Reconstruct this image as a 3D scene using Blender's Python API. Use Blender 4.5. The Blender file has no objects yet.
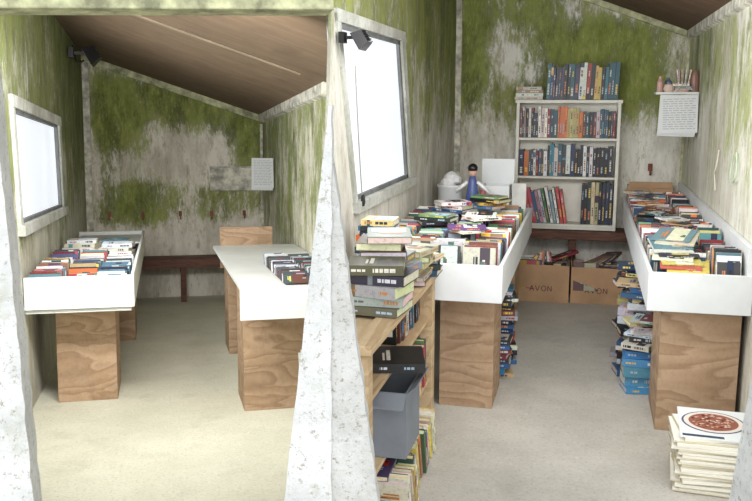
import bpy, random
from math import *
from mathutils import Matrix, Vector, Euler
random.seed(7)
scene=bpy.context.scene
try:
    scene.view_settings.view_transform='Standard'
    scene.view_settings.look='None'
except Exception: pass
I4=Matrix.Identity(4)
ROOM_R=I4.copy()
ROOM_L=Matrix.Translation((0.0276,-0.1125,0.1045))@Euler((-0.07492,0.01892,0.48767)).to_matrix().to_4x4()

def lin(c):
    r=[]
    for v in c[:3]:
        v=v/255.
        r.append(v/12.92 if v<=0.04045 else ((v+0.055)/1.055)**2.4)
    return (r[0],r[1],r[2],1.0)
# ---------------------------------------------------------------- materials
def newmat(name):
    m=bpy.data.materials.new(name); m.use_nodes=True
    nt=m.node_tree; b=nt.nodes.get('Principled BSDF')
    return m,nt,b
def N(nt,t,**k):
    n=nt.nodes.new(t)
    for a,v in k.items(): setattr(n,a,v)
    return n
def math_(nt,op,a,b=None,clamp=False):
    n=N(nt,'ShaderNodeMath',operation=op); n.use_clamp=clamp
    for i,x in enumerate((a,b)):
        if x is None: continue
        if isinstance(x,(int,float)): n.inputs[i].default_value=x
        else: nt.links.new(x,n.inputs[i])
    return n.outputs[0]
def noise(nt,co,scale,detail=6,rough=.6,stretch=None,dist=0):
    if stretch:
        mp=N(nt,'ShaderNodeMapping'); mp.inputs['Scale'].default_value=stretch
        nt.links.new(co,mp.inputs['Vector']); co=mp.outputs[0]
    n=N(nt,'ShaderNodeTexNoise'); n.inputs['Scale'].default_value=scale
    n.inputs['Detail'].default_value=detail; n.inputs['Roughness'].default_value=rough
    n.inputs['Distortion'].default_value=dist
    nt.links.new(co,n.inputs['Vector']); return n.outputs['Fac']
def ramp(nt,fac,stops,interp='LINEAR'):
    n=N(nt,'ShaderNodeValToRGB'); cr=n.color_ramp; cr.interpolation=interp
    while len(cr.elements)>1: cr.elements.remove(cr.elements[-1])
    cr.elements[0].position=stops[0][0]; cr.elements[0].color=stops[0][1]
    for p,c in stops[1:]:
        e=cr.elements.new(p); e.color=c
    nt.links.new(fac,n.inputs[0]); return n.outputs[0]
def mix(nt,fac,a,b):
    n=N(nt,'ShaderNodeMix',data_type='RGBA')
    if isinstance(fac,(int,float)): n.inputs[0].default_value=fac
    else: nt.links.new(fac,n.inputs[0])
    for i,x in ((6,a),(7,b)):
        if isinstance(x,tuple): n.inputs[i].default_value=x
        else: nt.links.new(x,n.inputs[i])
    return n.outputs[2]
def g(v): return (v,v,v,1)
def bump(nt,b,h,s=.3,d=.01):
    n=N(nt,'ShaderNodeBump'); n.inputs['Strength'].default_value=s; n.inputs['Distance'].default_value=d
    nt.links.new(h,n.inputs['Height']); nt.links.new(n.outputs[0],b.inputs['Normal'])
def plain(name,c,rough=.6,var=.12,scale=6,metal=0,bmp=0.0):
    m,nt,b=newmat(name); co=N(nt,'ShaderNodeTexCoord').outputs['Object']
    f=noise(nt,co,scale,5)
    f=ramp(nt,f,[(.35,g(0)),(.65,g(1))])
    c1=lin([x*(1-var) for x in c]); c2=lin([min(255,x*(1+var*.4)) for x in c])
    nt.links.new(mix(nt,f,c1,c2),b.inputs['Base Color'])
    b.inputs['Roughness'].default_value=rough; b.inputs['Metallic'].default_value=metal
    if bmp: bump(nt,b,noise(nt,co,40,6),bmp)
    return m
def wallmat(name,hb,blobs,base=(232,230,222),dirt=(186,179,163),green=(104,117,30),green2=(152,160,82),thr=.5):
    """mouldy limewashed wall: hb = [(z,amount)...] algae amount by height, blobs=(x,y,z,rx,ry,rz,amount)"""
    m,nt,b=newmat(name); co=N(nt,'ShaderNodeTexCoord').outputs['Object']
    sep=N(nt,'ShaderNodeSeparateXYZ'); nt.links.new(co,sep.inputs[0])
    zz=math_(nt,'DIVIDE',sep.outputs['Z'],3.0)
    amt=ramp(nt,zz,[(z/3.0,g(a)) for z,a in hb])
    n1=noise(nt,co,2.2,5,.65,(1,1,.8),.4); n2=noise(nt,co,10,11,.82,(1,1,.30)); n3=noise(nt,co,46,6,.8,(1,1,.3))
    s=math_(nt,'ADD',math_(nt,'MULTIPLY',n1,1.1),math_(nt,'MULTIPLY',n2,1.9))
    s=math_(nt,'ADD',s,math_(nt,'MULTIPLY',n3,.9))
    s=math_(nt,'ADD',math_(nt,'SUBTRACT',s,1.90),amt)
    for (x,y,z,rx,ry,rz,a) in blobs:
        vm=N(nt,'ShaderNodeVectorMath',operation='SUBTRACT'); vm.inputs[1].default_value=(x,y,z)
        nt.links.new(co,vm.inputs[0])
        vd=N(nt,'ShaderNodeVectorMath',operation='DIVIDE'); vd.inputs[1].default_value=(rx,ry,rz)
        nt.links.new(vm.outputs[0],vd.inputs[0])
        vl=N(nt,'ShaderNodeVectorMath',operation='LENGTH'); nt.links.new(vd.outputs[0],vl.inputs[0])
        k=math_(nt,'SUBTRACT',1.0,vl.outputs['Value'],True)
        k=math_(nt,'MULTIPLY',math_(nt,'POWER',k,.8),a)
        s=math_(nt,'ADD',s,k)
    mask=ramp(nt,s,[(thr-.18,g(0)),(thr-.04,g(.32)),(thr+.08,g(.8)),(thr+.28,g(.96))])
    gcol=mix(nt,ramp(nt,n2,[(.4,g(0)),(.62,g(1))]),lin(green),lin(green2))
    gcol=mix(nt,ramp(nt,noise(nt,co,5,9,.78,(1,1,.35)),[(.46,g(0)),(.6,g(.8))]),gcol,lin([c*.66 for c in green]))
    gcol=mix(nt,ramp(nt,n3,[(.53,g(0)),(.68,g(.5))]),gcol,lin((184,182,142)))
    bs=mix(nt,ramp(nt,noise(nt,co,3.2,9,.75,(1,1,.35)),[(.42,g(0)),(.64,g(1))]),lin(base),lin(dirt))
    bs=mix(nt,ramp(nt,noise(nt,co,13,10,.82,(1,1,.3)),[(.53,g(0)),(.64,g(.7))]),bs,lin((146,132,110)))
    bs=mix(nt,ramp(nt,noise(nt,co,5,10,.8,(1,1,.25)),[(.54,g(0)),(.7,g(.5))]),bs,lin((158,160,120)))
    nt.links.new(mix(nt,mask,bs,gcol),b.inputs['Base Color'])
    b.inputs['Roughness'].default_value=.92
    bump(nt,b,noise(nt,co,30,8,.7),.35,.01)
    return m
def concrete(name,c1,c2):
    m,nt,b=newmat(name); co=N(nt,'ShaderNodeTexCoord').outputs['Object']
    a=ramp(nt,noise(nt,co,1.7,8,.7),[(.35,lin(c1)),(.65,lin(c2))])
    sp=ramp(nt,noise(nt,co,60,6,.85),[(.40,g(1)),(.47,g(0))])
    a=mix(nt,math_(nt,'MULTIPLY',sp,.42),a,lin([x*.7 for x in c1]))
    sp2=ramp(nt,noise(nt,co,35,6,.85),[(.56,g(0)),(.66,g(.55))])
    a=mix(nt,sp2,a,lin([min(255,x*1.12) for x in c2]))
    a=mix(nt,ramp(nt,noise(nt,co,2.8,9,.75),[(.54,g(0)),(.68,g(.35))]),a,lin([x*.82 for x in c1]))
    nt.links.new(a,b.inputs['Base Color']); b.inputs['Roughness'].default_value=.9
    bump(nt,b,noise(nt,co,90,6,.7),.4,.006); return m
def wood(name,c1,c2,c3,stretch=(6,6,1),scale=2.0,rough=.7,rep=9.0):
    m,nt,b=newmat(name); co=N(nt,'ShaderNodeTexCoord').outputs['Object']
    mp=N(nt,'ShaderNodeMapping'); mp.inputs['Scale'].default_value=stretch; nt.links.new(co,mp.inputs[0])
    n=noise(nt,mp.outputs[0],scale,3,.45,None,.5)
    rings=math_(nt,'FRACT',math_(nt,'MULTIPLY',n,rep))
    a=ramp(nt,rings,[(0,lin(c1)),(.45,lin(c2)),(.85,lin(c3)),(1,lin(c1))])
    fine=noise(nt,co,9,6,.7,(stretch[0]*5,stretch[1]*5,stretch[2]*1.0))
    a=mix(nt,ramp(nt,fine,[(.5,g(0)),(.75,g(.35))]),a,lin([x*.7 for x in c3]))
    a=mix(nt,ramp(nt,noise(nt,co,4,7,.7),[(.5,g(0)),(.75,g(.4))]),a,lin([x*.6 for x in c3]))
    nt.links.new(a,b.inputs['Base Color']); b.inputs['Roughness'].default_value=rough
    return m
def whiteboard(name,c=(226,227,224)):
    m,nt,b=newmat(name); co=N(nt,'ShaderNodeTexCoord').outputs['Object']
    a=ramp(nt,noise(nt,co,3,5),[(.35,lin([x*.94 for x in c])),(.65,lin(c))])
    a=mix(nt,ramp(nt,noise(nt,co,22,8,.8),[(.6,g(0)),(.72,g(.3))]),a,lin((160,154,140)))
    nt.links.new(a,b.inputs['Base Color']); b.inputs['Roughness'].default_value=.5
    return m
def roughwhite(name,c1=(212,214,214),c2=(240,242,243),grime=.75,g2=.5):
    m,nt,b=newmat(name); co=N(nt,'ShaderNodeTexCoord').outputs['Object']
    a=ramp(nt,noise(nt,co,3,8,.7),[(.38,lin(c1)),(.6,lin(c2))])
    a=mix(nt,ramp(nt,noise(nt,co,45,8,.8),[(.55,g(0)),(.62,g(grime))]),a,lin((150,142,124)))
    a=mix(nt,ramp(nt,noise(nt,co,7,6,.7),[(.58,g(0)),(.74,g(g2))]),a,lin((156,162,118)))
    nt.links.new(a,b.inputs['Base Color']); b.inputs['Roughness'].default_value=.85
    bump(nt,b,noise(nt,co,28,8,.75),.8,.02); return m
def attr(name,rough=.5,printed=False):
    m,nt,b=newmat(name); a=N(nt,'ShaderNodeAttribute'); a.attribute_name='Col'
    c=a.outputs['Color']
    if printed:
        co=N(nt,'ShaderNodeTexCoord').outputs['Object']
        f=ramp(nt,noise(nt,co,55,3,.8),[(.5,g(0)),(.66,g(.28))])
        c=mix(nt,f,c,lin((60,58,62)))
    nt.links.new(c,b.inputs['Base Color']); b.inputs['Roughness'].default_value=rough; return m
def emis(name,c,s):
    m,nt,b=newmat(name); co=N(nt,'ShaderNodeTexCoord').outputs['Object']
    f=ramp(nt,noise(nt,co,2.2,4,.6,(1,1,.4)),[(.4,lin(c)),(.7,lin([min(255,x*1.06) for x in c]))])
    nt.links.new(f,b.inputs['Emission Color']); b.inputs['Emission Strength'].default_value=s
    b.inputs['Base Color'].default_value=g(.25); b.inputs['Roughness'].default_value=.4; return m

M_book=attr('printed_cover',.45,True); M_white=whiteboard('painted_board',(222,225,226)); M_whiteL=whiteboard('painted_board_aged',(220,222,218))
M_plain=attr('painted_plastic',.4)
M_ply=wood('plywood',(180,152,124),(169,140,111),(152,123,95),(1.4,1.4,4.5),1.2,.7,8)
M_timber=wood('raw_timber',(200,176,140),(190,164,128),(176,148,112),(8,.8,8),1.2,.7,5)
M_bench=wood('stained_timber',(112,76,60),(98,64,49),(78,49,38),(1,9,9),1.5)
M_ceilR=wood('ceiling_ply_dark',(104,80,60),(98,74,55),(92,69,50),(1,5,3),.8,.9,6)
M_ceilL=wood('ceiling_ply',(118,97,74),(112,91,68),(106,86,64),(1,5,3),.8,.9,6)
M_seam=plain('batten_paint',(150,134,112),.8,.1)
M_card=plain('cardboard',(190,154,118),.8,.1,4)
M_black=plain('black_plastic',(28,28,30),.4,.2)
M_grey=plain('grey_plastic',(118,124,132),.55,.08)
M_pane=emis('polythene_pane_glow',(230,236,245),.95)  # polythene emits light itself, standing in for daylight behind it
M_frame=roughwhite('flaking_white_paint')
M_wframe=roughwhite('grimy_window_paint',(168,170,160),(212,214,208),.8,.8)
M_trim=plain('dirty_white_trim',(212,209,195),.8,.28,12,0,.4)
M_trimg=plain('mossy_white_trim',(188,189,152),.85,.32,10,0,.4)
M_rust=plain('rusty_iron',(140,84,62),.7,.25)
M_paper=attr('paper',.7)
M_shelf=plain('cream_shelf_paint',(228,226,214),.5,.06)
M_floorR=concrete('concrete_floor',(176,172,163),(197,193,184))
M_floorL=concrete('concrete_floor_left',(200,198,178),(216,214,196))
M_ground=plain('grass_ground',(120,122,104),.95,.3,8)

# ---------------------------------------------------------------- mesh builder
class MB:
    def __init__(s): s.v=[]; s.f=[]; s.c=[]; s.m=[]
    def poly(s,pts,col=(1,1,1,1),mat=0,M=None):
        i=len(s.v)
        for p in pts: s.v.append(tuple(M@Vector(p)) if M else tuple(p))
        s.f.append(tuple(range(i,i+len(pts)))); s.c.append(col); s.m.append(mat)
    def hexa(s,P,col=(1,1,1,1),mat=0,M=None):
        i=len(s.v)
        for p in P: s.v.append(tuple(M@Vector(p)) if M else tuple(p))
        for f in ((0,3,2,1),(4,5,6,7),(0,1,5,4),(1,2,6,5),(2,3,7,6),(3,0,4,7)):
            s.f.append(tuple(i+k for k in f)); s.c.append(col); s.m.append(mat)
    def box(s,a,b,col=(1,1,1,1),mat=0,M=None):
        x0,y0,z0=a; x1,y1,z1=b
        s.hexa([(x0,y0,z0),(x1,y0,z0),(x1,y1,z0),(x0,y1,z0),(x0,y0,z1),(x1,y0,z1),(x1,y1,z1),(x0,y1,z1)],col,mat,M)
    def lathe(s,prof,seg=16,col=(1,1,1,1),mat=0,M=None):
        i=len(s.v)
        for r,z in prof:
            for k in range(seg):
                p=Vector((r*cos(2*pi*k/seg),r*sin(2*pi*k/seg),z)); s.v.append(tuple(M@p) if M else tuple(p))
        for j in range(len(prof)-1):
            for k in range(seg):
                a=i+j*seg+k; b=i+j*seg+(k+1)%seg
                s.f.append((a,b,b+seg,a+seg)); s.c.append(col); s.m.append(mat)
        s.f.append(tuple(i+k for k in reversed(range(seg)))); s.c.append(col); s.m.append(mat)
        e=i+(len(prof)-1)*seg
        s.f.append(tuple(e+k for k in range(seg))); s.c.append(col); s.m.append(mat)
    def obj(s,name,mats,room=I4,bevel=0,smooth=False):
        me=bpy.data.meshes.new(name); 
        me.from_pydata(s.v,[],s.f)
        for m in mats: me.materials.append(m)
        ca=me.color_attributes.new('Col','FLOAT_COLOR','CORNER')
        data=[]
        for p,c in zip(me.polygons,s.c):
            p.material_index=0
            data+= list(c)*p.loop_total
        ca.data.foreach_set('color',data)
        for p,mi in zip(me.polygons,s.m): p.material_index=mi; p.use_smooth=smooth
        me.update()
        o=bpy.data.objects.new(name,me); scene.collection.objects.link(o); o.matrix_world=room
        if bevel:
            b=o.modifiers.new('bevel','BEVEL'); b.width=bevel; b.segments=2; b.limit_method='ANGLE'
        return o
def boxes(name,lst,mats,room,bevel=0.003):
    mb=MB()
    for e in lst: mb.box(e[0],e[1],(1,1,1,1),e[2] if len(e)>2 else 0,e[3] if len(e)>3 else None)
    return mb.obj(name,mats,room,bevel)

PAL=[(28,28,32),(236,235,230),(226,222,212),(30,46,100),(180,40,40),(44,112,134),(232,192,70),(40,98,64),(120,34,54),(240,240,236),
 (80,136,180),(214,112,50),(22,24,28),(92,66,112),(206,194,160),(70,70,76),(204,76,92),(146,168,182),(26,74,110),(166,140,96),(246,244,238),(24,64,74),(104,38,36),(28,30,36),(214,214,210),(44,44,50),(150,110,80),(120,160,110)]
DARKP=[(24,24,28),(34,36,44),(26,38,76),(236,234,228),(226,222,214),(24,70,86),(140,36,38),(60,60,66),(206,188,126),(18,18,22),(40,86,106),(150,150,150),(104,60,48),(222,116,54),(240,238,232),(84,130,150)]
def rc(pal=PAL):
    c=random.choice(pal); k=random.uniform(.82,1.06)
    return lin([min(255,max(0,x*k+random.uniform(-8,8))) for x in c])
def contrast(c):
    l=c[0]*.3+c[1]*.6+c[2]*.1
    if l>.3: return random.choice([lin((40,40,50)),lin((150,50,50)),lin((50,70,120)),lin((80,80,80)),lin((180,120,60))])
    return random.choice([lin((216,212,200)),lin((222,190,90)),lin((200,200,206)),lin((206,130,84)),lin((160,180,196))])
def book(mb,M,t,d,h,pal=PAL,col=None,mi=0):
    """local frame: thickness x, spine at y=0 facing -y, pages towards +y, height z"""
    c=col or rc(pal); cv=.0022; pc=lin((226+random.randint(-24,10),216+random.randint(-24,10),192+random.randint(-30,14)))
    mb.box((-t/2+cv,cv,.003),(t/2-cv,d-.003,h-.003),pc,mi,M)
    mb.box((-t/2,0,0),(-t/2+cv,d,h),c,mi,M); mb.box((t/2-cv,0,0),(t/2,d,h),c,mi,M)
    mb.box((-t/2+cv,0,0),(t/2-cv,cv,h),c,mi,M)
    k=contrast(c); e=.0006
    w=t*random.uniform(.12,.26); a0=h*random.uniform(.08,.2)
    runs=[(a0,a0+h*random.uniform(.15,.4))]
    if random.random()<.75: runs.append((h*random.uniform(.62,.7),h*random.uniform(.76,.92)))
    for zs,ze in runs:
        z=zs
        while z<ze:
            z1=min(z+random.uniform(.006,.022),ze)
            mb.poly([(-w,-e,z),(w,-e,z),(w,-e,z1),(-w,-e,z1)],k,mi,M); z=z1+.004
        k=contrast(c); w*=random.uniform(.6,1.1)
    r=random.random()
    if r<.22:
        z0=h*random.choice([.0,.52,.72,.88]); k2=rc(pal); l=random.uniform(.06,.25)
        z2=min(h,z0+h*l); mb.poly([(-t/2,-e*.5,z0),(t/2,-e*.5,z0),(t/2,-e*.5,z2),(-t/2,-e*.5,z2)],k2,mi,M)
    full=random.random()<.35
    for sx in (-1,1):
        x=sx*(t/2+e); k3=rc(pal); b0=random.uniform(.0,.3); b1=random.uniform(.45,.7)
        m0,m1=(0,1) if full else (.1,.9)
        art=[(m0,m1,b0,b1,k3,0),(.2,.75,b1+.06,b1+.13,k,.0003),(.2,.6,b1+.16,b1+.2,k,.0003)]
        for i in range(3):
            u=random.uniform(.1,.6); v=random.uniform(b0,b1-.15); art.append((u,u+random.uniform(.1,.3),v,v+random.uniform(.06,.15),rc(pal),.0003+.0002*i))
        for (ya,yb,za,zb,kk,o) in art:
            xx=x+sx*o
            q=[(xx,d*ya,h*za),(xx,d*yb,h*za),(xx,d*yb,h*zb),(xx,d*ya,h*zb)]
            if sx<0: q.reverse()
            mb.poly(q,kk,mi,M)
def MX(o,ax,ay,az):
    m=Matrix.Identity(4)
    for i,a in enumerate((ax,ay,az)):
        for j in range(3): m[j][i]=a[j]
    for j in range(3): m[j][3]=o[j]
    return m
def row_upright(mb,x0,x1,y,z,hr,dr=(.12,.16),tr=(.014,.038),pal=PAL,lean=0):
    x=x0; run=0
    while True:
        if run<=0:
            run=random.randint(1,6); ht=random.uniform(*hr); cc=random.choice(pal) if random.random()<.3 else None; tt=random.uniform(*tr)
        run-=1
        t=max(tr[0],tt*random.uniform(.75,1.25))
        if x+t>x1: break
        h=min(hr[1],ht*random.uniform(.97,1.03)); d=random.uniform(*dr)
        a=lean+random.uniform(-.012,.012)
        M=Matrix.Translation((x+t/2,y+random.uniform(0,.018),z+abs(sin(a))*t/2))@Matrix.Rotation(a,4,'Y')
        book(mb,M,t,d,h,[cc] if cc else pal); x+=t/cos(a)+.0008
def row_spineup(mb,x,y0,y1,z,wr,hr,tr=(.016,.036),pal=PAL,lean=-.12,gap=.0):
    """books standing fore-edge down (spine up), packed along y; x = left end"""
    y=y0; L=lean; base=random.uniform(*hr)
    while True:
        t=random.uniform(tr[0],tr[1])*random.choice([.8,1,1,1.25])
        if y+t>y1: break
        if random.random()<.12: base=random.uniform(*hr)
        w=random.uniform(*wr); d=min(hr[1],base+random.uniform(-.012,.012))
        if random.random()<.09: L=lean+random.uniform(-.2,.12); y+=.008
        a=L+random.uniform(-.04,.04)
        B=MX((0,0,0),(0,1,0),(0,0,-1),(-1,0,0))
        M=Matrix.Translation((x+w+random.uniform(0,gap),y+t/2,z+d*cos(a)+abs(sin(a))*t))@Matrix.Rotation(random.uniform(-.06,.06),4,'Z')@Matrix.Rotation(a,4,'X')@B
        book(mb,M,t,d,w,pal); y+=t/cos(a)+.001
def stack(mb,x,y,z,n,tr=(.018,.04),wr=(.19,.24),dr=(.13,.17),face='-Y',jit=.1,pal=PAL,ztop=None,off=.012):
    for i in range(n):
        t=random.uniform(*tr)
        if ztop and z+t>ztop: break
        h=random.uniform(*wr); d=random.uniform(*dr)
        a=random.uniform(-jit,jit)
        if face=='-Y': B=MX((h/2,-d/2,t/2),(0,0,1),(0,1,0),(-1,0,0))
        elif face=='+X': B=MX((d/2,h/2,t/2),(0,0,1),(-1,0,0),(0,-1,0))
        else: B=MX((-d/2,-h/2,t/2),(0,0,1),(1,0,0),(0,1,0))
        M=Matrix.Translation((x+random.uniform(-off,off),y+random.uniform(-off,off),z))@Matrix.Rotation(a,4,'Z')@B
        book(mb,M,t,d,h,pal); z+=t+.0016
    return z

# ================================================================= ROOM SHELLS
def shell(tag,room,XL,XR,YB,YL0,YR0,zl,zr,wm,win,winrack,thick=.015,YLfoot=None,far=''):
    def zt(x): return zl+(zr-zl)*(x-XL)/(XR-XL)
    mb=MB()
    y0,y1=YB,YB+.12
    mb.hexa([(XL-.1,y0,-.05),(XR+.1,y0,-.05),(XR+.1,y1,-.05),(XL-.1,y1,-.05),(XL-.1,y0,zt(XL-.1)),(XR+.1,y0,zt(XR+.1)),(XR+.1,y1,zt(XR+.1)),(XL-.1,y1,zt(XL-.1))])
    mb.obj('wall_back'+far,[wm[1]],room)
    mb=MB(); wy0,wy1,wz0,wz1=win; r=winrack
    x0,x1=XL-thick,XL; foot=YLfoot if YLfoot is not None else YL0
    def pan(a,b,c,d):
        P=[(x0,)+a,(x1,)+a,(x1,)+b,(x0,)+b,(x0,)+d,(x1,)+d,(x1,)+c,(x0,)+c]
        mb.hexa(P)
    def fy(z): return foot+(YL0-foot)*min(1,max(0,z/1.35))
    pan((fy(0),-.05),(YB,-.05),(YB,wz0),(fy(wz0),wz0))
    pan((YL0,wz1),(YB,wz1),(YB,zl),(YL0,zl))
    pan((fy(wz0),wz0),(wy0+r,wz0),(wy0,wz1),(YL0,wz1))
    pan((wy1+r,wz0),(YB,wz0),(YB,wz1),(wy1,wz1))
    mb.obj('wall_left'+far,[wm[0]],room)
    mb=MB(); mb.box((XR,YR0,-.05),(XR+thick*2,YB,zt(XR)))
    mb.obj('wall_right'+far,[wm[2]],room)
    return zt
# right shed -------------------------------------------------------
hbR=[(0,g(0)[0]),(.9,0.02),(1.15,.12),(1.4,.32),(1.6,.60),(2.3,.70),(2.8,.66)]
wR_back=wallmat('mouldy_wall_back',hbR,[(-.62,7.33,1.95,.32,1,.3,-.5),(-.6,7.33,1.42,.3,1,.25,.25),(.40,7.33,1.70,.25,1,.5,.4),(.70,7.33,1.6,.14,1,1.0,-.35),(.0,7.33,2.05,.45,1,.3,.25),(.2,7.33,2.3,.5,1,.2,-.3),(-.95,7.33,2.0,.15,1,.6,.35)])
wR_left=wallmat('mouldy_wall_side',[(0,0),(.5,.0),(1.0,.12),(1.5,.42),(2.0,.66),(2.8,.74)],[(-1.1,3.9,1.3,1,.5,.8,-.5)],base=(218,216,208),dirt=(174,170,157))
wR_right=wallmat('mouldy_wall_right',[(0,0),(.7,.05),(1.0,.22),(1.7,.38),(2.2,.42)],[(.77,6.3,1.85,1,.9,.35,.2),(.77,4.9,1.5,1,.9,.5,.15)],base=(220,219,206),green=(124,135,60),green2=(170,176,118))
XL,XR,YB=-1.10,.77,7.33
ztR=shell('R',ROOM_R,XL,XR,YB,3.67,3.3,2.81,2.115,(wR_left,wR_back,wR_right),(3.72,5.16,1.07,1.97),.3,.015,3.1)
mb=MB()
F=[(-1.10,3.67),(-1.115,YB+.1),(.8,YB+.1),(.8,3.3),(1.25,2.9),(1.25,1.4),(-.5,1.4),(-.84,2.75)]
def slab(mb,pts,z0,z1):
    n=len(pts)
    mb.poly([(x,y,z1) for x,y in reversed(pts)]); mb.poly([(x,y,z0) for x,y in pts])
    for k in range(n):
        a=pts[k]; b=pts[(k+1)%n]
        mb.poly([(a[0],a[1],z0),(a[0],a[1],z1),(b[0],b[1],z1),(b[0],b[1],z0)])
slab(mb,F,-.1,0); mb.obj('floor',[M_floorR],ROOM_R)
mb=MB(); e=.04
mb.hexa([(XL-.02,3.67,ztR(XL-.02)),(XR+.1,3.3,ztR(XR+.1)),(XR+.1,YB+.12,ztR(XR+.1)),(XL-.02,YB+.12,ztR(XL-.02)),(XL-.02,3.67,ztR(XL)+e),(XR+.1,3.3,ztR(XR+.1)+e),(XR+.1,YB+.12,ztR(XR+.1)+e),(XL-.02,YB+.12,ztR(XL)+e)])
mb.obj('ceiling',[M_ceilR],ROOM_R)
boxes('trim_1',[((XL,YB-.03,0),(XL+.05,YB,ztR(XL+.05)-.01))],[M_trim],ROOM_R)
boxes('trim_2',[((XR-.02,YB-.02,0),(XR,YB,ztR(XR)-.01))],[M_trimg],ROOM_R)
mb=MB(); 
def sloped(mb,zt,xa,xb,ya,yb,h):
    mb.hexa([(xa,ya,zt(xa)-h),(xb,ya,zt(xb)-h),(xb,yb,zt(xb)-h),(xa,yb,zt(xa)-h),(xa,ya,zt(xa)-.001),(xb,ya,zt(xb)-.001),(xb,yb,zt(xb)-.001),(xa,yb,zt(xa)-.001)])
sloped(mb,ztR,XL+.05,XR-.035,YB-.04,YB,.05); mb.obj('trim_3',[M_trimg],ROOM_R)
mb=MB(); sloped(mb,ztR,XR-.03,XR,3.3,YB-.04,.06); mb.obj('trim_4',[M_trim],ROOM_R)
def window(name,room,X,y0,y1,z0,z1,r,fw=.05,prot=.012):
    mb=MB()
    def bar(a,b,c,d,x0,x1,mat):
        mb.hexa([(x0,)+a,(x1,)+a,(x1,)+b,(x0,)+b,(x0,)+d,(x1,)+d,(x1,)+c,(x0,)+c],(1,1,1,1),mat)
    H=z1-z0
    def ym(y,z): return y+r*(z1-z)/H
    def rect(ya,yb,za,zb,x0,x1,mat): bar((ym(ya,za),za),(ym(yb,za),za),(ym(yb,zb),zb),(ym(ya,zb),zb),x0,x1,mat)
    x0,x1=X-.04,X+prot
    rect(y0-.01,y0+fw,z0,z1,x0,x1,0); rect(y1-fw*1.6,y1+.02,z0,z1,x0,x1,0)
    rect(y0-.01,y1+.02,z1-fw*.7,z1+.02,x0,x1+.004,0); rect(y0-.02,y1+.02,z0-.03,z0+fw*.5,x0,x1+.02,0)
    s=.022
    rect(y0+fw,y0+fw+s,z0+fw*.5,z1-fw*.7,x0,x1-.015,1); rect(y1-fw*1.6-s*2,y1-fw*1.6,z0+fw*.5,z1-fw*.7,x0,x1-.015,1)
    rect(y0+fw,y1-fw*1.6,z1-fw*.7-s,z1-fw*.7,x0,x1-.015,1); rect(y0+fw,y1-fw*1.6,z0+fw*.5,z0+fw*.5+s,x0,x1-.015,1)
    rect(y0+fw,y1-fw*1.6,z0+fw*.5,z1-fw*.7,X-.03,X-.02,2)
    return mb.obj(name,[M_wframe,plain(name+'_sash',(116,118,118),.6,.2),M_pane],room)
window('window_1',ROOM_R,XL,3.72,5.16,1.07,1.97,.3)

# left shed --------------------------------------------------------
hbL=[(0,0),(.5,0.0),(.75,.12),(.9,.38),(1.25,.46),(1.5,.36),(1.75,.50),(2.3,.64),(2.7,.48)]
wL_back=wallmat('mouldy_wall_back_left',hbL,[(.1,9.9,1.62,.8,1,.45,-.45),(.45,9.9,1.55,.45,1,.35,-.3),(.4,9.9,2.12,1.0,1,.35,.42),(-.45,9.9,1.85,.4,1,.7,.5),(.95,9.9,1.75,.3,1,.4,.35),(-.3,9.9,1.05,.6,1,.3,.4),(.7,9.9,1.05,.5,1,.22,.3),(.3,9.9,2.7,1.4,1,.3,-.45),(-.75,9.9,1.6,.12,1,1.2,-.4)],base=(232,226,214))
wL_left=wallmat('mouldy_wall_side_left',[(0,0),(.6,.1),(1.0,.34),(1.5,.58),(2.6,.72)],[],base=(206,206,192),dirt=(162,158,140),green=(90,104,28),green2=(136,146,72))
wL_right=wallmat('mouldy_wall_right_left',[(0,.05),(.5,.2),(1.0,.42),(1.7,.54),(2.2,.54)],[],base=(214,212,192),green=(96,110,30),green2=(144,154,76))
LX,RX,LY=-.80,1.153,9.9
ztL=shell('L',ROOM_L,LX,RX,LY,3.3,5.86,2.70,2.06,(wL_left,wL_back,wL_right),(5.1,7.45,1.12,1.87),.15,.05,None,'.001')
mb=MB(); slab(mb,[(-.85,1.6),(-.85,LY+.1),(1.18,LY+.1),(1.18,5.9),(.42,2.2),(.3,1.6)],-.1,0); mb.obj('floor.001',[M_floorL],ROOM_L)
mb2=MB()
pts=[(LX-.1,3.3),(.63,3.3),(1.145,5.86),(RX+.1,5.87),(RX+.1,LY+.12),(LX-.1,LY+.12)]
mb2.poly([(x,y,ztL(x)) for x,y in reversed(pts)]); mb2.poly([(x,y,ztL(x)+.04) for x,y in pts])
for k in range(6):
    a=pts[k]; b=pts[(k+1)%6]
    mb2.poly([(a[0],a[1],ztL(a[0])),(b[0],b[1],ztL(b[0])),(b[0],b[1],ztL(b[0])+.04),(a[0],a[1],ztL(a[0])+.04)])
mb2.obj('ceiling.001',[M_ceilL],ROOM_L)
mb=MB(); sloped(mb,ztL,LX,.95,5.87,5.92,.008); mb.obj('trim_5',[M_seam],ROOM_L)
mb=MB(); sloped(mb,ztL,LX,RX,LY-.05,LY,.075); mb.obj('trim_6',[M_trimg],ROOM_L)
mb=MB(); sloped(mb,ztL,RX-.045,RX,5.86,LY-.05,.08); mb.obj('trim_7',[M_trim],ROOM_L)
boxes('trim_8',[((LX,LY-.04,0),(LX+.07,LY,ztL(LX+.07)-.08))],[M_trim],ROOM_L)
boxes('trim_9',[((RX-.03,LY-.02,0),(RX,LY,ztL(RX)-.09))],[M_trim],ROOM_L)
window('window_2',ROOM_L,LX,5.1,7.45,1.12,1.87,.15,.07,.02)
mb=MB(); mb.hexa([(-.9,3.12,2.005),(.631,3.12,2.065),(.631,3.26,2.065),(-.9,3.26,2.005),(-.9,3.12,2.3),(.631,3.12,2.3),(.631,3.26,2.3),(-.9,3.26,2.3)])
mb.obj('door_lintel',[M_trimg],ROOM_L,.006)
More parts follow.
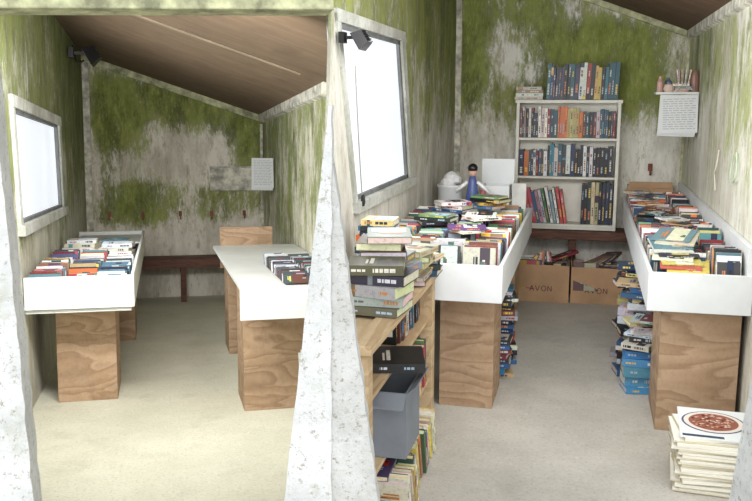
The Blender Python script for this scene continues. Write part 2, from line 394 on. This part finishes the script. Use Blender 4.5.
def rough_post(name,pts_b,pts_t,ya,yb,room,seed,mat=M_frame,n=40,amp=.0022):
    rnd=random.Random(seed); mb=MB(); rows=[]
    (xl0,xr0,z0),(xl1,xr1,z1)=pts_b,pts_t
    for i in range(n+1):
        t=i/n; z=z0+(z1-z0)*t
        a=xl0+(xl1-xl0)*t+rnd.uniform(-amp,amp)*.5; b=xr0+(xr1-xr0)*t+rnd.uniform(-amp,amp)
        if b<a+.004: b=a+.004
        rows.append((a,b,z,rnd.uniform(-amp,amp)*.6))
    for i in range(n):
        a0,b0,za,d0=rows[i]; a1,b1,zb,d1=rows[i+1]
        mb.hexa([(a0,ya+d0,za),(b0,ya+d0,za),(b0,yb,za),(a0,yb,za),(a1,ya+d1,zb),(b1,ya+d1,zb),(b1,yb,zb),(a1,yb,zb)])
    return mb.obj(name,[mat],room)
M_frame2=roughwhite('weathered_limewash',(190,190,186),(222,223,222),.9,.6)
rough_post('door_jamb',(-.80,-.447,0),(-.80,-.545,2.05),3.1,3.28,ROOM_L,3,amp=.003)
CY=Matrix.Rotation(radians(13.8),4,'Z')
rough_post('door_jamb',(-.328,-.135,-.05),(-.1255,-.119,1.58),2.3,2.42,CY,5)
rough_post('door_jamb',(-.133,.069,-.05),(-.128,-.116,1.42),2.31,2.42,CY,8,M_frame2,amp=.003)
rough_post('door_jamb',(1.022,1.35,-.05),(1.15,1.4,1.2),2.25,2.4,CY,11)
boxes('ground',[((-14,-6,-1.0),(12,20,-.85))],[M_ground],I4,0)

# ================================================================= RIGHT SHED CONTENTS
def bench(room,xa,xb,y0,y1,z,legs,th=.07):
    L=[((xa,y0,z-th),(xb,y0+.11,z)),((xa,y0+.125,z-th),(xb,y1,z))]
    for x in legs: L+=[((x-.03,y0+.03,0),(x+.03,y0+.09,z-th)),((x-.03,y0+.09,z-th-.07),(x+.03,y1,z-th))]
    boxes('bench',L,[M_bench],room,.004)
bench(ROOM_R,XL+.055,XR-.04,7.02,7.32,.53,[-.8,-.075,.6])
def plycrate(L,x0,x1,y0,y1,z1,mi):
    L+=[((x0,y0,0),(x1,y0+.018,z1),mi),((x0,y1-.018,0),(x1,y1,z1),mi),((x0,y0+.018,0),(x0+.018,y1-.018,z1),mi),((x1-.018,y0+.018,0),(x1,y1-.018,z1),mi),((x0+.018,y0+.018,z1-.018),(x1-.018,y1-.018,z1),mi)]
L=[((.33,4.12,.625),(XR-.005,7.25,.645),0),((.31,4.08,.615),(XR-.003,4.10,.80),0),((.31,4.10,.615),(.33,7.25,.80),0),((XR-.03,4.10,.645),(XR-.003,7.25,.93),0)]
plycrate(L,.385,.745,4.16,4.6,.625,1); plycrate(L,.40,.745,6.2,6.6,.625,1)
boxes('display_table',L,[M_white,M_ply],ROOM_R,.002)
L=[((XL+.005,4.07,.625),(-.385,6.35,.645),0),((XL+.005,4.05,.615),(-.365,4.07,.80),0),((-.385,4.07,.615),(-.365,6.35,.80),0),((XL+.005,6.33,.645),(-.385,6.35,.8),0)]
plycrate(L,-.70,-.42,4.25,4.65,.625,1); plycrate(L,-.72,-.44,5.8,6.2,.625,1)
boxes('display_table',L,[M_white,M_ply],ROOM_R,.002)
TT=(.009,.026)
mb=MB()
row_spineup(mb,.338,4.40,7.2,.648,(.11,.138),(.16,.21),TT,DARKP+PAL)
row_spineup(mb,.482,4.36,7.2,.648,(.11,.128),(.17,.22),TT,DARKP+PAL)
row_spineup(mb,.616,4.14,7.1,.648,(.10,.116),(.19,.25),TT,DARKP)
for i in range(9):
    stack(mb,.40+random.uniform(0,.2),4.95+i*.24,.868,random.choice([1,1,2]),(.006,.016),(.15,.2),(.12,.15),'-Y',1.2,PAL)
mb.obj('table_books',[M_book],ROOM_R)
mb=MB()
row_spineup(mb,-1.08,4.5,5.7,.648,(.12,.16),(.18,.23),(.014,.034),lean=-.25)
row_spineup(mb,-.91,4.45,6.0,.648,(.12,.15),(.17,.22),(.012,.032),lean=-.25)
row_spineup(mb,-.735,4.42,5.9,.648,(.12,.15),(.15,.21),(.012,.032),lean=-.2)
row_spineup(mb,-.56,4.42,6.1,.648,(.12,.155),(.15,.21),(.012,.032),lean=-.2)
WH=[(236,236,232),(226,226,220),(240,240,238),(120,140,160),(60,60,64),(120,70,60),(80,110,90),(214,210,200)]
for xx in (-.74,-.565):
    yy=4.10
    while yy<4.36:
        t=random.uniform(.02,.04); a=-.12+random.uniform(-.04,.04)
        B=MX((0,0,0),(0,1,0),(0,0,-1),(-1,0,0)); w=random.uniform(.14,.165); d=random.uniform(.19,.23)
        book(mb,Matrix.Translation((xx+w,yy+t/2,.65+d))@Matrix.Rotation(a,4,'X')@B,t,d,w,WH); yy+=t+.002
stack(mb,-.92,4.24,.648,6,face='-Y',ztop=.9)
for (sx,sy,n) in ((-.62,5.75,4),(-.82,5.45,4),(-.60,5.2,2),(-.85,4.95,3),(-.62,4.7,2)):
    stack(mb,sx,sy,.865,n,(.01,.024),(.18,.24),(.13,.17),'-Y',.7,DARKP+PAL)
mb.obj('table_books',[M_book],ROOM_R)
mb=MB()
GP=[(214,206,110),(96,130,90),(196,110,84),(230,230,216),(150,110,90),(100,140,146),(50,50,54),(226,222,206)]
for i in range(9):
    w,h=.19,.24; t=.006; a=random.uniform(-.3,.3)
    M=Matrix.Translation((.45+random.uniform(-.02,.05),4.21+i*.04,.79+.013*i))@Matrix.Rotation(a,4,'Z')@Matrix.Rotation(.12,4,'X')@MX((w/2,-.05,0),(0,0,1),(0,1,0),(-1,0,0))
    book(mb,M,t,h,w,GP)
mb.obj('magazine_spread',[M_book],ROOM_R)
L=[((-.56,7.08,.535),(-.535,7.28,1.585)),((.235,7.08,.535),(.26,7.28,1.585)),((-.535,7.265,.56),(.235,7.28,1.56)),
   ((-.535,7.08,.56),(.235,7.265,.58)),((-.535,7.08,.95),(.235,7.265,.97)),((-.535,7.08,1.262),(.235,7.265,1.282)),((-.57,7.07,1.56),(.27,7.285,1.585)),((-.535,7.09,.535),(.235,7.1,.56))]
boxes('bookshelf',L,[M_shelf],ROOM_R,.002)
WPAL=[(240,240,236),(232,228,220),(206,76,96),(218,160,174),(56,120,76),(140,170,184),(200,70,60),(46,94,130),(236,234,230)]
mb=MB()
for i,xx in enumerate([-.50+.027*k for k in range(14)]):
    t=random.uniform(.016,.026); h=random.uniform(.26,.31); a=-.30+.01*i
    book(mb,Matrix.Translation((xx+t/2,7.09+random.uniform(0,.015),.582+abs(sin(a))*t/2))@Matrix.Rotation(a,4,'Y'),t,.14,h,[WPAL[(i*5)%len(WPAL)]])
row_upright(mb,-.02,.232,7.09,.582,(.31,.345),(.14,.16),(.018,.034),[(22,24,30),(34,56,60),(40,40,70),(56,36,56),(30,30,34),(200,190,150)])
row_upright(mb,-.53,.233,7.09,.972,(.2,.265),(.12,.16),(.015,.036),DARKP+[(60,130,140),(30,110,120)])
row_upright(mb,-.53,.233,7.09,1.284,(.19,.25),(.12,.16),(.014,.032),DARKP)
row_upright(mb,-.33,.25,7.09,1.588,(.24,.29),(.12,.16),(.016,.036),[(30,60,100),(26,90,104),(180,60,50),(24,30,40),(224,190,100),(60,60,90),(232,230,220),(50,116,126),(24,26,30),(226,222,210)],.03)
stack(mb,-.46,7.17,1.588,4,(.02,.028),(.2,.23),(.13,.16),'-Y',.1,[(235,232,220),(210,205,190),(180,150,120)])
mb.obj('shelf_books',[M_book],ROOM_R)
def carton(x0,x1,y0,y1,z1):
    mb=MB(); t=.006
    mb.box((x0,y0,0.001),(x1,y1,.008)); mb.box((x0,y0,.008),(x1,y0+t,z1)); mb.box((x0,y1-t,.008),(x1,y1,z1))
    mb.box((x0,y0+t,.008),(x0+t,y1-t,z1)); mb.box((x1-t,y0+t,.008),(x1,y1-t,z1))
    xm=(x0+x1)/2
    c=lin((104,66,76))
    def stroke(xa,za,xb,zb,th=.006):
        d=Vector((xb-xa,0,zb-za)); n=Vector((-d.z,0,d.x)).normalized()*th/2
        mb.poly([(xa-n.x,y0-.0016,za-n.z),(xb-n.x,y0-.0016,zb-n.z),(xb+n.x,y0-.0016,zb+n.z),(xa+n.x,y0-.0016,za+n.z)],c,1)
    H=.042; xs=xm-.1; zc=z1*.30
    stroke(xs,zc,xs+.016,zc+H); stroke(xs+.032,zc,xs+.016,zc+H); stroke(xs+.007,zc+.015,xs+.025,zc+.015)
    xs+=.044; stroke(xs,zc+H,xs+.016,zc); stroke(xs+.032,zc+H,xs+.016,zc)
    xs+=.046
    pts=[(xs+.018+.018*cos(k*pi/5),zc+H/2+H/2*sin(k*pi/5)) for k in range(11)]
    for p,q in zip(pts,pts[1:]): stroke(p[0],p[1],q[0],q[1])
    xs+=.05; stroke(xs,zc,xs,zc+H); stroke(xs,zc+H,xs+.028,zc); stroke(xs+.028,zc,xs+.028,zc+H)
    mb.hexa([(x0,y0+.01,z1-.004),(x0+.004,y0+.01,z1),(x0+.004,y1-.01,z1),(x0,y1-.01,z1-.004),(x0-.006,y0+.01,z1+.05),(x0-.002,y0+.01,z1+.052),(x0-.002,y1-.01,z1+.052),(x0-.006,y1-.01,z1+.05)])
    mb.obj('cardboard_box',[M_card,M_paper],ROOM_R)
carton(-.49,-.085,6.72,7.0,.30); carton(-.07,.35,6.74,7.0,.29)
mb=MB()
def lean_book(x,y,z,ry,rx,rz=0,t=.022,d=.14,h=.2,pal=PAL):
    book(mb,Matrix.Translation((x,y,z))@Matrix.Rotation(rz,4,'Z')@Matrix.Rotation(ry,4,'Y')@Matrix.Rotation(rx,4,'X'),t,d,h,pal)
row_spineup(mb,-.475,6.75,6.985,.10,(.15,.18),(.20,.25)); row_spineup(mb,-.28,6.75,6.985,.11,(.15,.18),(.19,.24),lean=.1)
for k in range(8): lean_book(-.45+.036*k,6.76+.006*k,.20,.6-.13*k,-.25,0,.02,.13,.2,PAL+[(200,60,60),(236,234,228)])
lean_book(-.2,6.80,.33,1.25,-.25,.1,.02,.14,.2); 
BR=[(96,76,72),(150,126,110),(200,190,172),(120,70,66),(70,60,66),(186,160,136),(216,206,190)]
row_spineup(mb,-.055,6.77,6.985,.10,(.17,.2),(.18,.22),pal=BR); row_spineup(mb,.15,6.77,6.985,.1,(.16,.185),(.18,.22),lean=.1,pal=BR)
for k in range(5): lean_book(-.01+.06*k,6.77+.012*k,.285+.008*k,1.35-.05*k,-.4,.15*k,.018,.14,.18,BR)
mb.obj('boxed_books',[M_book],ROOM_R)
boxes('cardboard_tray',[((.345,7.21,.82),(.70,7.30,.90)),((.36,7.20,.88),(.69,7.215,.93))],[M_card],ROOM_R,.002)
mb=MB()
BP=[(205,205,200),(50,90,140),(60,60,66),(50,110,150),(120,60,60),(30,34,40),(180,160,120),(36,40,48),(190,196,204)]
BL=[(60,130,180),(70,140,190),(90,160,200),(200,214,224),(50,100,150)]
z=stack(mb,.35,4.76,.003,9,(.03,.06),(.16,.2),(.13,.17),'-Y',.2,BL,.24,.015)
z=stack(mb,.36,4.76,z,8,(.012,.03),(.14,.2),(.12,.17),'-Y',.45,BP,.44,.03)
stack(mb,.35,5.06,.003,24,(.02,.05),(.16,.22),(.13,.17),'-Y',.35,BP,.55,.03)
stack(mb,.35,5.36,.003,24,(.014,.035),(.18,.24),(.13,.17),'-Y',.35,DARKP,.60,.03)
mb.obj('book_pile',[M_book],ROOM_R)
mb=MB()
stack(mb,-.47,4.83,.003,20,(.016,.035),(.16,.19),(.15,.18),'-Y',.2,BP,.24,.012)
stack(mb,-.47,5.1,.003,24,(.014,.035),(.16,.2),(.13,.17),'-Y',.2,BP+PAL[:6],.5,.015)
mb.obj('book_pile',[M_book],ROOM_R)
mb=MB(); z=.003; rnd=random.Random(4)
for i in range(20):
    t=rnd.uniform(.008,.014); w=.27; d=.28; a=rnd.uniform(-.1,.1)
    M=Matrix.Translation((.555+rnd.uniform(-.02,.02),3.62+rnd.uniform(-.015,.015),z))@Matrix.Rotation(a,4,'Z')
    pc=lin((232,228,212)) if i%3 else lin((208,198,170))
    mb.box((-w/2,-d/2,0.0008),(w/2,d/2,t-.0008),pc,0,M)
    mb.box((-w/2,-d/2,t-.001),(w/2,d/2,t),lin((240,238,228)),0,M)
    mb.box((-w/2-.001,-d/2,0),(-w/2+.001,d/2,t),lin((200,190,160)),0,M)
    z+=t+.0005
M=Matrix.Translation((.575,3.66,z))@Matrix.Rotation(-.06,4,'Z')
mb.box((-.14,-.175,0),(.14,.175,.006),lin((228,232,232)),0,M)
def disc(r,zz,col,cx=0,cy=0,seg=28): mb.poly([(cx+r*cos(2*pi*k/seg),cy+r*sin(2*pi*k/seg),zz) for k in range(seg)],col,0,M)
disc(.128,.0066,lin((92,86,120)),0,.015); disc(.12,.0072,lin((230,220,210)),0,.015); disc(.1,.0078,lin((150,92,74)),0,.015)
for k in range(110):
    a=rnd.uniform(0,6.28); r=.086*sqrt(rnd.random()); disc(.006,.0084+k*.00002,rnd.choice([lin((156,92,68)),lin((222,196,178)),lin((90,44,36)),lin((196,130,106)),lin((216,170,150))]),r*cos(a),.015+r*sin(a),7)
mb.box((-.13,-.168,.006),(.03,-.145,.0066),lin((60,70,90)),0,M)
mb.obj('magazine_pile',[M_paper],ROOM_R)

# timber shelving in left foreground
x0,x1,y0,y1,H=-.90,-.685,2.68,4.0,.78
L=[]
p=.065
for (px,py) in ((x1-p,y0),(x1-p,y1-p),(x0,y0),(x0,y1-p)):
    L.append(((px,py,0),(px+p,py+p,H-.035)))
L+=[((x1-p,y0-.02,H-.035),(x1+.015,y1+.02,H)),((x0,y0-.02,H-.035),(x0+p,y1+.02,H)),((x0+p,y0,H-.03),(x1-p,y1,H-.012))]
L+=[((x0,y0+p,.545),(x1-.01,y1-p,.563)),((x0,y0+p,.235),(x1-.01,y1-p,.253)),((x0+p,y1-.045,.563),(x1-p,y1-.03,H-.035))]
boxes('timber_shelf',L,[M_timber],ROOM_R,.003)
mb=MB()
HB=[(94,82,64),(70,70,72),(150,140,122),(206,200,184),(52,54,58),(126,106,78),(140,150,154),(94,102,84),(176,164,140),(50,48,50)]
stack(mb,-.765,3.14,.783,6,(.03,.048),(.22,.26),(.17,.2),'-Y',.3,HB,.99,.02)
stack(mb,-.80,3.42,.783,12,(.026,.045),(.22,.26),(.17,.2),'+X',.35,HB,1.06,.025)
stack(mb,-.75,3.68,.783,12,(.02,.038),(.21,.26),(.16,.19),'+X',.35,HB+[(60,100,60),(190,180,120)],.97,.025)
stack(mb,-.93,3.84,.783,12,(.02,.035),(.15,.18),(.14,.17),'-Y',.2,DARKP,1.06)
stack(mb,-.76,3.89,.783,10,(.014,.03),(.19,.22),(.14,.17),'-Y',.3,DARKP,.90)
def row_side(mb,y0,y1,x,z,hr,tr=(.016,.035),pal=PAL,lean=.12):
    y=y0
    while y<y1:
        t=random.uniform(*tr); h=random.uniform(*hr); d=random.uniform(.13,.17); a=lean+random.uniform(-.03,.03)
        M=Matrix.Translation((x+random.uniform(-.01,.01),y,z+abs(sin(a))*t/2))@Matrix.Rotation(a,4,'X')@MX((0,0,0),(0,1,0),(-1,0,0),(0,0,1))
        book(mb,M,t,d,h,pal); y+=t+.002
row_side(mb,3.42,3.88,-.74,.565,(.14,.165),pal=DARKP+PAL)
row_side(mb,2.78,3.3,-.80,.565,(.14,.165),pal=DARKP+PAL)
M=Matrix.Translation((-.69,3.14,.566))@Matrix.Rotation(.25,4,'Z')@MX((.11,-.1,.0175),(0,0,1),(0,1,0),(-1,0,0))
book(mb,M,.035,.24,.22,[(60,66,50),(110,130,60),(40,40,40)],lin((24,24,26)))
row_side(mb,3.42,3.88,-.70,.255,(.18,.23),lean=.15)
stack(mb,-.74,3.0,.003,10,(.018,.03),(.2,.24),(.14,.18),'+X',.15,PAL,.22)
LB=[(222,200,100),(235,230,215),(226,222,208),(60,96,76),(170,66,60),(200,130,80),(80,96,130),(214,206,190)]
row_side(mb,3.2,3.7,-.62,.004,(.17,.22),(.018,.034),LB,.34)
row_side(mb,2.95,3.2,-.60,.004,(.17,.21),(.018,.034),LB,.3)
mb.obj('shelf_books',[M_book],ROOM_R)
mb=MB(); X0,X1,Y0,Y1,Z0,Z1=-.83,-.61,2.96,3.22,.256,.515; t=.006
mb.box((X0,Y0,Z0),(X1,Y1,Z0+t)); mb.box((X0,Y0,Z0+t),(X1,Y0+t,Z1)); mb.box((X0,Y1-t,Z0+t),(X1,Y1,Z1)); mb.box((X0,Y0+t,Z0+t),(X0+t,Y1-t,Z1)); mb.box((X1-t,Y0+t,Z0+t),(X1,Y1-t,Z1))
mb.hexa([(X0,Y0-.001,Z1-.004),(X1,Y0-.001,Z1-.004),(X1,Y0+.004,Z1),(X0,Y0+.004,Z1),(X0,Y0-.06,Z1-.045),(X1,Y0-.06,Z1-.045),(X1,Y0-.057,Z1-.04),(X0,Y0-.057,Z1-.04)])
mb.hexa([(X1-.004,Y0,Z1-.004),(X1,Y0,Z1-.006),(X1,Y1,Z1-.006),(X1-.004,Y1,Z1-.004),(X1+.036,Y0,Z1+.03),(X1+.04,Y0,Z1+.028),(X1+.04,Y1,Z1+.028),(X1+.036,Y1,Z1+.03)])
mb.obj('storage_box',[M_grey],ROOM_R,.001)

# items at back of left table
mb=MB()
Mt=Matrix.Translation((-.945,6.12,.648))
mb.lathe([(.08,0),(.085,.02),(.09,.31),(.098,.32),(.098,.335),(.088,.335),(.082,.10)],20,(1,1,1,1),0,Mt)
mb.obj('plastic_tub',[M_white],ROOM_R,0,True)
mb=MB(); rnd=random.Random(9)
for (cx,cz,r) in ((-.96,.95,.055),(-.915,.985,.045),(-.94,.995,.05)):
    mb.lathe([(r*.5,0),(r,.3*r),(r*1.1,.9*r),(r*.7,1.4*r),(r*.2,1.7*r)],9,lin((222,222,224)),0,Matrix.Translation((cx,6.12,cz))@Matrix.Rotation(rnd.uniform(-.5,.5),4,'X'))
mb.obj('crumpled_bag',[M_paper],ROOM_R)
L=[((-.72,6.12,.65),(-.52,6.13,.98)),((-.72,6.3,.65),(-.52,6.31,.98)),((-.72,6.13,.65),(-.71,6.3,.98)),((-.53,6.13,.65),(-.52,6.3,.98)),((-.71,6.13,.65),(-.53,6.3,.66)),
  ((-.74,6.31,.97),(-.50,6.32,1.16))]
boxes('white_carton',L,[M_white],ROOM_R,.002)
boxes('document_folder',[((-.50,6.12,.65),(-.40,6.14,1.0)),((-.49,6.16,.65),(-.40,6.18,.96))],[plain('grey_card',(206,206,200),.6)],ROOM_R,.002)
mb=MB(); Mt=Matrix.Translation((-.775,6.05,.862))
mb.lathe([(.045,0),(.05,.03),(.038,.10),(.028,.16),(.018,.19)],14,lin((78,94,148)),0,Mt)
mb.lathe([(.012,.185),(.026,.20),(.032,.225),(.026,.25),(.01,.262)],14,lin((214,170,150)),0,Mt)
mb.lathe([(.033,.228),(.036,.25),(.026,.27),(.008,.28)],14,lin((24,22,26)),0,Mt)
for s in (-1,1):
    mb.lathe([(.012,0),(.014,.05),(.010,.11)],8,lin((235,235,235)),0,Mt@Matrix.Translation((s*.035,-.01,.15))@Matrix.Rotation(s*2.3,4,'Y'))
mb.lathe([(.026,0),(.03,.05),(.018,.07),(.018,.09)],12,lin((166,90,96)),0,Matrix.Translation((-.70,6.06,.864)))
mb.obj('doll_figurine',[M_plain],ROOM_R,0,True)
boxes('support_block',[((-.835,6.0,.648),(-.66,6.11,.86))],[M_white],ROOM_R,.003)

L=[((.47,6.48,1.625),(.765,6.66,1.642)),((.755,6.5,1.5),(.767,6.64,1.625))]
boxes('wall_shelf',L,[M_whiteL],ROOM_R,.002)
def notice(room,x0,x1,y,z0,z1,seed,n=3):
    rnd=random.Random(seed); mb=MB()
    for i in range(n):
        a=rnd.uniform(-.03,.03); M=Matrix.Translation(((x0+x1)/2,y-i*.006,z1))@Matrix.Rotation(a,4,'Y')@Matrix.Rotation(-.03*i,4,'X')
        w=(x1-x0)/2; h=(z1-z0)-.012*i
        mb.box((-w,-.0015,-h),(w,0,0),lin((214,216,216)),0,M)
        if i==n-1:
            z=-.03
            while z>-h+.02:
                x=-w+.02
                while x<w-.03:
                    l=rnd.uniform(.012,.045)
                    mb.poly([(x,-.0022,z),(min(x+l,w-.015),-.0022,z),(min(x+l,w-.015),-.0022,z+.005),(x,-.0022,z+.005)],lin((162,166,172)),0,M)
                    x+=l+.008
                z-=.016
    mb.obj('notice_sheets',[M_paper],room)
notice(ROOM_R,.50,.755,6.47,1.33,1.62,2)
mb=MB()
def T(x,y,z): return Matrix.Translation((x,y,z))
mb.lathe([(.022,0),(.024,.07),(.012,.09),(.012,.11)],12,lin((186,150,138)),0,T(.50,6.54,1.643))
mb.lathe([(.025,0),(.026,.07),(.010,.09),(.010,.10)],12,lin((90,104,126)),0,T(.56,6.58,1.643))
mb.lathe([(.03,0),(.032,.05),(.026,.12),(.012,.15)],12,lin((140,104,92)),0,T(.735,6.56,1.643))
mb.lathe([(.03,0),(.04,.02),(.03,.05),(.01,.06)],12,lin((215,190,180)),0,T(.56,6.52,1.643))
mb.obj('toiletry_bottles',[M_plain],ROOM_R,0,False)
mb=MB()
stack(mb,.65,6.56,1.643,4,(.008,.016),(.10,.13),(.09,.12),'-Y',.4,[(225,220,208),(190,150,140),(214,206,196),(120,110,110)])
for k in range(4):
    book(mb,T(.625+.022*k,6.54,1.70)@Matrix.Rotation(.1*k-.15,4,'Y'),.008,.08,.10,[(226,222,214),(180,170,170),(206,160,150)])
mb.obj('pamphlet_stack',[M_book],ROOM_R)
def cable(name,pts,room,mat,r=.006):
    cu=bpy.data.curves.new(name,'CURVE'); cu.dimensions='3D'; sp=cu.splines.new('NURBS'); sp.points.add(len(pts)-1)
    for p,q in zip(sp.points,pts): p.co=(*q,1)
    sp.use_endpoint_u=True; sp.order_u=4; cu.bevel_depth=r; cu.bevel_resolution=3; cu.materials.append(mat)
    o=bpy.data.objects.new(name,cu); scene.collection.objects.link(o); o.matrix_world=room
cable('hanging_cable',[(.76,5.35,1.30),(.75,5.32,1.22),(.74,5.38,1.12),(.752,5.42,1.2),(.755,5.36,1.06)],ROOM_R,plain('pale_cord',(214,210,196)),.004)
cable('hanging_cable',[(.76,4.75,1.32),(.75,4.6,1.22),(.745,4.75,1.12),(.755,4.9,1.2),(.755,4.8,1.3)],ROOM_R,plain('green_cord',(190,210,180)),.004)
cable('window_cord',[(XL+.03,3.95,1.75),(XL+.03,4.0,1.4),(XL+.03,4.05,1.2),(XL+.03,4.07,1.12)],ROOM_R,plain('cord',(150,148,140)),.003)
mb=MB(); Mt=T(XL+.035,4.07,1.07); mb.lathe([(.007,0),(.012,.02),(.010,.05),(.004,.06)],10,(1,1,1,1),0,Mt); mb.obj('cord_pull',[M_black],ROOM_R)

def floodlight(room,M):
    mb=MB()
    mb.box((-.02,-.05,-.04),(.02,.05,.04),mat=0,M=M)
    mb.box((.02,-.012,-.012),(.09,.012,.012),mat=0,M=M)
    R=M@Matrix.Translation((.14,0,-.02))@Matrix.Rotation(radians(60),4,'Y')
    mb.hexa([(-.07,-.10,-.03),(.07,-.10,-.03),(.07,.10,-.03),(-.07,.10,-.03),(-.05,-.07,.05),(.05,-.07,.05),(.05,.07,.05),(-.05,.07,.05)],mat=0,M=R)
    for k in range(5): mb.box((-.045+.022*k,-.06,.05),(-.04+.022*k,.06,.065),mat=0,M=R)
    mb.box((-.055,-.085,-.033),(.055,.085,-.03),mat=1,M=R)
    mb.obj('floodlight',[M_black,plain('lamp_glass',(150,155,160),.15)],room,.002)
floodlight(ROOM_R,T(XL+.027,3.75,1.865)@Matrix.Scale(.6,4))
floodlight(ROOM_L,T(LX+.04,8.35,2.52)@Matrix.Scale(1.2,4))
cable('light_cable',[(LX+.03,8.6,2.62),(LX+.06,8.5,2.45),(LX+.05,8.9,2.5),(LX+.03,9.4,2.55),(LX+.03,9.8,2.62)],ROOM_L,M_black,.008)

def hook(room,x,y,z):
    mb=MB(); mb.box((x-.018,y-.008,z-.02),(x+.018,y-.002,z+.04),(1,1,1,1))
    pts=[(y-.006,z-.01),(y-.04,z-.045),(y-.065,z-.03),(y-.07,z+.0)]
    for (a,b),(c,d) in zip(pts,pts[1:]):
        mb.hexa([(x-.007,a,b-.007),(x+.007,a,b-.007),(x+.007,c,d-.007),(x-.007,c,d-.007),(x-.007,a,b+.007),(x+.007,a,b+.007),(x+.007,c,d+.007),(x-.007,c,d+.007)])
    mb.obj('coat_hook',[M_rust],room)
for x in (-.56,-.2,.21,.56,.93): hook(ROOM_L,x,LY,.94)
for x in (.52,): hook(ROOM_R,x,YB,1.03)

# ================================================================= LEFT SHED CONTENTS
bench(ROOM_L,LX+.075,RX-.055,9.45,9.85,.48,[-.5,.22,.95],.1)
L=[((LX+.005,5.32,.62),(-.19,8.9,.64),0),((LX+.005,5.30,.645),(-.17,5.32,.84),0),((-.19,5.32,.645),(-.17,8.9,.84),0),((LX+.005,8.88,.64),(-.19,8.9,.84),0),((LX+.03,8.0,.79),(-.19,8.88,.805),0)]
plycrate(L,-.66,-.30,5.6,6.1,.62,1); plycrate(L,-.5,-.24,7.5,7.9,.62,1)
boxes('display_table',L,[M_whiteL,M_ply],ROOM_L,.002)
mb=MB()
row_spineup(mb,-.77,5.35,6.7,.642,(.15,.18),(.17,.23),(.014,.034),DARKP+PAL)
row_spineup(mb,-.57,5.35,6.9,.642,(.15,.18),(.17,.23),(.014,.034))
row_spineup(mb,-.385,5.35,6.6,.642,(.15,.18),(.18,.24),(.014,.032),pal=[(240,240,236),(30,40,60),(70,120,140),(220,220,215),(40,44,50)])
LP=[(240,240,240),(206,216,224),(90,150,156),(232,224,204),(90,110,130),(236,238,240)]
stack(mb,-.35,7.1,.642,9,(.02,.035),(.22,.27),(.2,.25),'-Y',.3,LP,.9)
stack(mb,-.62,7.3,.642,9,(.02,.035),(.22,.27),(.2,.25),'-Y',.3,LP,.92)
stack(mb,-.38,7.6,.642,9,(.02,.035),(.22,.27),(.2,.25),'-Y',.3,LP,.88)
mb.obj('table_books',[M_book],ROOM_L)
L=[((.43,4.82,.775),(RX-.01,7.5,.80),0),((.42,4.80,.62),(RX-.01,4.82,.802),0)]
plycrate(L,.465,.95,5.12,5.55,.775,1); plycrate(L,.5,.9,6.75,7.15,.775,1)
L+=[((.49,7.5,.60),(.95,7.52,.96),1)]
boxes('display_table',L,[M_whiteL,M_ply],ROOM_L,.002)
mb=MB()
DP=[(24,26,30),(60,66,72),(220,222,224),(50,70,64),(150,160,170),(100,50,50),(190,194,196)]
row_spineup(mb,.69,4.92,6.0,.803,(.13,.15),(.05,.08),(.012,.02),DP,-.35)
row_spineup(mb,.855,4.92,6.0,.803,(.13,.15),(.05,.08),(.012,.02),DP,-.35)
mb.obj('table_books',[M_book],ROOM_L)
notice(ROOM_L,.91,1.13,8.8,1.24,1.57,6)
boxes('wall_shelf',[((.55,9.83,1.21),(1.09,9.895,1.225)),((.55,9.87,1.225),(1.09,9.895,1.47)),((.55,9.83,1.47),(1.09,9.895,1.485))],[M_trim],ROOM_L,.003)

# ================================================================= LIGHT
w=bpy.data.worlds.new('overcast'); scene.world=w; w.use_nodes=True
bg=w.node_tree.nodes['Background']; bg.inputs[0].default_value=(.95,.975,1.0,1); bg.inputs[1].default_value=1.35
def sun(name,rot,s,ang,c=(1,.995,.99)):
    l=bpy.data.lights.new(name,'SUN'); l.energy=s; l.angle=radians(ang); l.color=c
    o=bpy.data.objects.new(name,l); scene.collection.objects.link(o); o.rotation_euler=rot
sun('fill_sun',(radians(72),0,radians(16)),2.15,80)  # very wide soft sun from behind the camera, added as fill
def area(name,room,loc,rot,sx,sy,p,c=(.96,.98,1)):
    l=bpy.data.lights.new(name,'AREA'); l.shape='RECTANGLE'; l.size=sx; l.size_y=sy; l.energy=p; l.color=c
    o=bpy.data.objects.new(name,l); scene.collection.objects.link(o)
    o.matrix_world=room@Matrix.Translation(loc)@Euler(rot).to_matrix().to_4x4()
area('window_daylight',ROOM_R,(XL+.06,4.6,1.52),(0,radians(-90),0),.75,1.2,20)
area('window_daylight',ROOM_L,(LX+.06,6.35,1.5),(0,radians(-90),0),.6,2.0,28)
area('doorway_fill',ROOM_R,(-.1,3.5,1.95),(radians(68),0,0),1.3,.4,26,(1,.99,.98))  # added fill lamp just inside the opening, brightens the right interior
area('doorway_fill',ROOM_L,(-.1,4.0,1.95),(radians(66),0,0),1.0,.4,62,(1,.99,.98))  # same added fill for the left interior, stronger to reach the back

cam=bpy.data.cameras.new('camera'); cam.sensor_width=36; cam.lens=850/752*36; cam.clip_start=.05
co=bpy.data.objects.new('camera',cam); scene.collection.objects.link(co)
co.matrix_world=Matrix.Translation((0,0,1.6))@Matrix.Rotation(radians(13.793),4,'Z')@Matrix.Rotation(radians(90-10.171),4,'X')
scene.camera=co
